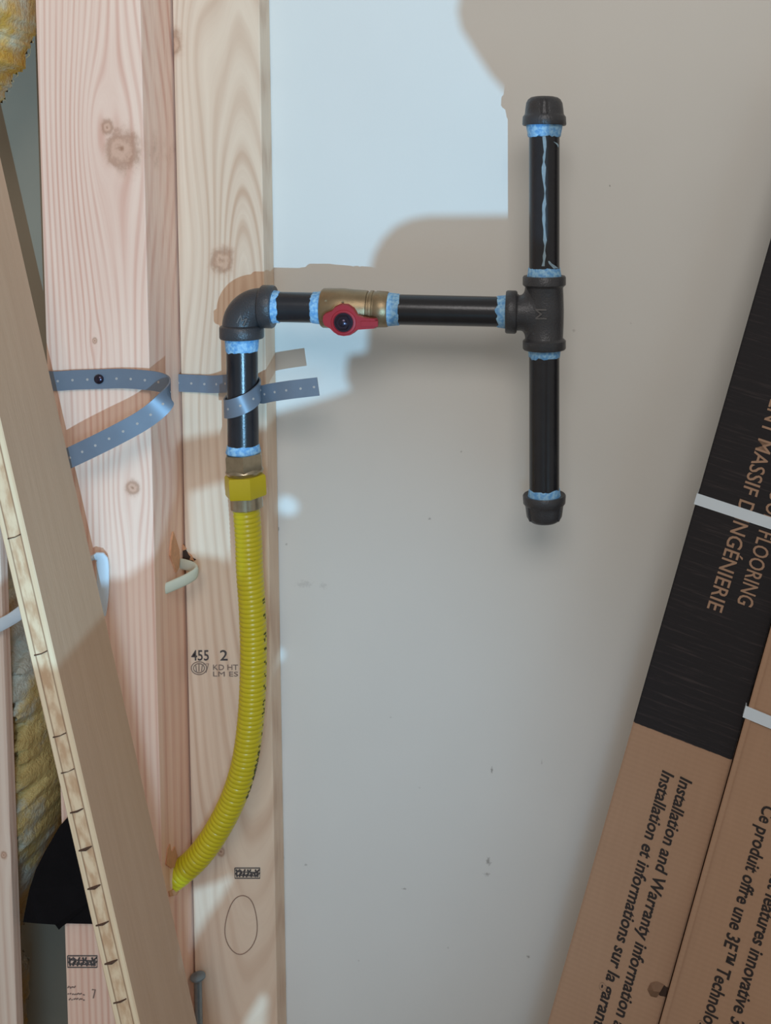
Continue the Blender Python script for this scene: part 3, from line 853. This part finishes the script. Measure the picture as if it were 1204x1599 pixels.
# ================================================================ bolt
ZN = plain('galvanised', lin(138, 160, 176), 0.32, 0.8, var=0.2, scale=200)
bt = P(309, 1524, SF-.010)
bm = bmesh.new(); dn = Vector((0, 0, -1))
lathe(bm, bt, dn, [(-.0012, .004), (0, .0068), (.0012, .0070), (.0030, .0046), (.006, .0036), (.09, .0034), (.10, .0032)], 24)
blt = obj('bolt', bm, ZN, org=bt, smooth=True)
tag(blt, 'galvanised bolt standing upright in front of the tan stud, near the strip\'s foot', 'bolt')
zb = bt.z-0.085
bm = bmesh.new(); box(bm, sx0+.002, sx0+0.075, SF-.035, SF-.0005, zb-0.05, zb)
tag(obj('wood_block', bm, wood('block_fir', STL, STD, 900, (), Vector((0, 0, 0)), axis='x'), bevel=.001), 'small tan wood block fixed to the stud below the bolt', 'wood block')

# ================================================================ flooring cartons
La, Lb_ = P(855, 1599, -0.150), P(1202, 378, -0.085)
d_ = (Lb_-La).normalized()
Rr = P(1033, 1599, -0.168)
w_ = (Rr-La); w_ = (w_-d_*w_.dot(d_)); BW = w_.length; w_.normalize()
n_ = w_.cross(d_).normalized()
if n_.y > 0: n_ = -n_
def tl_(u, v, off=0.0):
    """photo pixel -> (across, along) on the carton face lifted by off"""
    r_ = ray(u, v); c = Vector((0, -CD, 0)); o_ = La+n_*off
    t = (o_-c).dot(n_)/r_.dot(n_); q = c+r_*t-o_
    return q.dot(w_), q.dot(d_)
sfl = (FLOOR+0.004-La.z)/d_.z
stp = 0.72+0.12
M4 = mat4(La, w_, d_, n_)
def carton_mat(name, printed, bands):
    m = NT(name); X, Y, Z = m.sep(m.co)
    n1 = m.noise(m.co, 14, 3); n2 = m.noise(m.vec('MULTIPLY', m.co, (300, 20, 300)), 1.0, 3)
    flute = m.math('MULTIPLY_ADD', m.math('SINE', m.math('MULTIPLY', Y, 1500.0)), .5, .5)
    tan = m.mix(n1, lin(172, 136, 110), lin(184, 148, 121))
    tan = m.mix(m.math('MULTIPLY', n2, .25), tan, lin(140, 108, 84))
    if printed is not None:
        blk = m.mix(m.rng(m.noise(m.vec('MULTIPLY', m.co, (18, 420, 60)), 1.0, 4, .7), .5, .78), lin(40, 37, 39), lin(66, 58, 58))
        e = m.math('MULTIPLY_ADD', m.noise(m.co, 300, 2), 0.0008, Y)
        tan = m.mix(m.rng(e, printed, printed+.0008), tan, blk)
    m.bump(m.math('ADD', flute, n2), 0.14, 0.0004)
    return m.done(tan, 0.75, spec=0.25)
pr = sum(tl_(*q)[1] for q in ((987, 1127), (1151, 1190)))/2
def carton(off, x0_, x1_, s0, s1_, depth, mat, label):
    bm = bmesh.new()
    box(bm, x0_, x1_, s0, s1_, -depth, 0)
    bmesh.ops.bevel(bm, geom=list(bm.edges), offset=0.0012, segments=2, affect='EDGES')
    o = obj('flooring_carton', bm, mat)
    o.matrix_world = mat4(La+n_*off, w_, d_, n_)
    tag(o, label, 'carton', 'flooring cartons leaning on the right'); return o
O2 = 0.006
l2 = tl_(1036, 1599, O2)[0]
BW1 = l2-.0036
c1 = carton(0, 0, BW1, sfl, stp, 0.062, carton_mat('black_printed_card', pr, None), 'leaning flooring carton with a black printed upper half and tan lettering')
c2 = carton(O2, l2, l2+BW*1.6, sfl+.001, stp, 0.060, carton_mat('plain_card', None, None), 'plain brown flooring carton in the bottom right corner, overlapping the black one')
def on(o, name, bm, mat):
    q = obj(name, bm, mat); q.parent = o; return q
# folded flap edge along the second carton's left side
bm = bmesh.new(); box(bm, l2-.0030, l2+.0018, sfl+.003, stp-.002, -.003, 0.0016)
bmesh.ops.bevel(bm, geom=list(bm.edges), offset=0.0007, segments=2, affect='EDGES')
on(c2, 'flap_edge', bm, carton_mat('flap_card', None, None))
TXT = plain('black_lettering', lin(46, 38, 36), 0.8, var=0.1)
TXT2 = plain('tan_lettering', lin(166, 132, 108), 0.8, var=0.1)
def ctext(o, off, body, u, v, cap, mat, fit_sub=None, end=False, chars=None, ex=0.00015, bold=0.012, shear=0.0, tilt_=0.0):
    s = (0.83)/F
    bm = text_bm(body, cap*s/0.70, ex, shear=shear, bold=bold, end=end, fit=chars*s)
    x, y = tl_(u, v, off)
    R = Matrix.Rotation(-PI/2+tilt_, 4, 'Z')
    bm.transform(R); bm.transform(Matrix.Translation((x, y, 0.0002)))
    lim = 0
    return on(o, 'printed_lettering', bm, mat)
ctext(c1, 0, 'Installation and Warranty information and', 1063, 1212, 20, TXT, chars=436, shear=.12, bold=.02, tilt_=0.01)
ctext(c1, 0, 'Installation et informations sur la garantie', 1035, 1202, 20, TXT, chars=436, shear=.12, bold=.02, tilt_=0.01)
ctext(c1, 0, "REVÊTEMENT MASSIF D'INGÉNIERIE", 1104, 949, 25, TXT2, end=True, chars=482, bold=.008, tilt_=-0.02)
ctext(c1, 0, "HARDWOOD FLOORING", 1151, 941, 25, TXT2, end=True, chars=288, bold=.008, tilt_=-0.02)
ctext(c2, O2, 'Ce produit offre une 3E™ Technologie', 1192, 1256, 21, TXT, chars=375, shear=.08, bold=.02, tilt_=0.0)
ctext(c2, O2, 'This product features innovative 3E™', 1233, 1262, 21, TXT, chars=378, shear=.08, bold=.02, tilt_=0.0)
# white packing bands
BAND = plain('white_band', lin(214, 224, 232), 0.4, var=0.04)
def band(o, off, x0_, x1_, pa, pb, hw_, dep, e):
    a_, b_ = tl_(*pa, off), tl_(*pb, off)
    k = (b_[1]-a_[1])/(b_[0]-a_[0]); f = lambda x: a_[1]+k*(x-a_[0])
    bm = bmesh.new()
    ring_o = [(x0_-e, e), (x1_+e, e), (x1_+e, -dep-e), (x0_-e, -dep-e)]
    e2 = e-.0008; ring_i = [(x0_-e2, e2), (x1_+e2, e2), (x1_+e2, -dep-e2), (x0_-e2, -dep-e2)]
    vs_ = [[[bm.verts.new((x, f(x)+s*hw_, z)) for x, z in rg] for s in (-1, 1)] for rg in (ring_o, ring_i)]
    for k in range(4):
        j = (k+1) % 4
        bm.faces.new((vs_[0][0][k], vs_[0][0][j], vs_[0][1][j], vs_[0][1][k]))
        bm.faces.new((vs_[1][1][k], vs_[1][1][j], vs_[1][0][j], vs_[1][0][k]))
        for s in (0, 1): bm.faces.new((vs_[0][s][k], vs_[0][s][j], vs_[1][s][j], vs_[1][s][k]))
    on(o, 'packing_band', bm, BAND)
band(c1, 0, 0, BW1, (1088, 779), (1204, 817), 0.0048, 0.062, .0011)
band(c2, O2, l2-.0032, l2+BW*1.6, (1180, 1117), (1204, 1127), 0.0048, 0.060, .0022)
# punched tear near the seam of the first carton
bm = bmesh.new(); x, y = tl_(1033, 1546); rnd = random.Random(5)
lathe(bm, Vector((x, y, -.0004)), Vector((0, 0, 1)), [(0, .0052), (.0006, .0046)], 14, rfun=lambda t, th, r: (t, r*(1+.35*noise.noise(Vector((math.cos(th)*2, math.sin(th)*2, 1))))))
on(c1, 'torn_hole', bm, DARK)
bm = bmesh.new()
cc = Vector((x-.006, y-.001, 0))
vs_ = [bm.verts.new(cc+Vector(q)) for q in ((.007, .006, .0004), (.001, .0065, .0006), (-.004, .003, .0006), (-.005, -.003, .0006), (-.001, -.007, .0006), (.004, -.006, .0005), (.005, .001, .0035), (.0, .0, .0042))]
for t in ((0, 1, 7), (1, 2, 7), (2, 3, 7), (3, 4, 7), (4, 5, 7), (5, 6, 7), (6, 0, 7)): bm.faces.new([vs_[k] for k in t])
bmesh.ops.solidify(bm, geom=list(bm.faces), thickness=0.0004)
on(c1, 'torn_flap', bm, carton_mat('torn_card', None, None))

# ================================================================ unseen sheet added behind the viewpoint, outline and holes cut to shape the work light
YS = -1.25
def G(u, v, Y=0.0):
    p = P(u, v, Y); k = (YS-LP.y)/(p.y-LP.y); return LP+(p-LP)*k
outer = [(1700, -500, 0), (760, -500, 0), (735, -60, 0), (722, 0, 0), (718, 22, 0), (724, 50, 0), (738, 72, 0), (752, 95, 0), (770, 122, 0), (786, 140, 0), (815, 150, 0), (815, 338, 0), (790, 339, 0), (672, 340, 0), (645, 345, 0), (622, 356, 0), (603, 374, 0), (590, 396, 0), (584, 415, 0), (582, 440, 0), (578, 545, 0), (574, 553, 0), (549, 556, 0), (545, 575, 0), (545, 596, 0), (553, 610, 0), (520, 622, 0), (470, 637, 0), (430, 648, 0),
         (350, 676, SF), (278, 690, SF), (277, 760, SF), (262, 860, PF), (200, 905, PF), (60, 900, PF), (-500, 880, PF), (-500, 2100, PF)]
cu = bpy.data.curves.new('sheet', 'CURVE'); cu.dimensions = '2D'; cu.fill_mode = 'BOTH'; cu.extrude = 0.003
def addpoly(pts_):
    sp_ = cu.splines.new('POLY'); sp_.points.add(len(pts_)-1); sp_.use_cyclic_u = True
    for p_, q in zip(sp_.points, pts_): p_.co = (q[0], q[1], 0, 1)
pl = [G(*q) for q in outer]
zmin = FLOOR
o2_ = [(q.x, q.z) for q in pl]; o2_[-1] = (o2_[-2][0], zmin+.002); o2_.append((o2_[0][0], zmin+.002))
addpoly(o2_)
for hole in ([(290, 768, SF), (350, 748, SF), (372, 765, SF), (372, 800, SF), (374, 850, SF), (352, 900, SF), (345, 872, SF), (290, 862, SF)],
             [(436, 772, 0), (462, 778, 0), (472, 790, 0), (466, 805, 0), (440, 806, 0), (425, 790, 0)],
             [(420, 1012, 0), (442, 1012, 0), (450, 1022, 0), (440, 1034, 0), (420, 1034, 0)],
             [(262, 1352, YP), (285, 1356, YP), (303, 1372, YP), (290, 1395, YP), (262, 1400, YP)],
             [(292, 1392, SF), (335, 1378, SF), (372, 1362, SF), (352, 1400, SF), (330, 1430, SF), (312, 1462, SF), (303, 1484, SF), (288, 1486, SF)],
             [(412, 1540, SF), (424, 1560, SF), (420, 1610, SF), (366, 1620, SF), (388, 1580, SF)]):
    addpoly([(G(*q).x, G(*q).z) for q in hole])
tmp = bpy.data.objects.new('t', cu); C.objects.link(tmp)
me = bpy.data.meshes.new_from_object(tmp.evaluated_get(bpy.context.evaluated_depsgraph_get()))
bpy.data.objects.remove(tmp)
me.materials.append(wood('shade_sheet_wood', lin(206, 176, 140), lin(176, 142, 106), 300))
sh = bpy.data.objects.new('added_shade_sheet', me); C.objects.link(sh)
sh.matrix_world = Matrix.Translation((0, YS, 0)) @ Matrix.Rotation(PI/2, 4, 'X')
tag(sh, 'added unseen sheet, cut to shape the shade on the wall, standing behind the viewpoint', 'sheet')
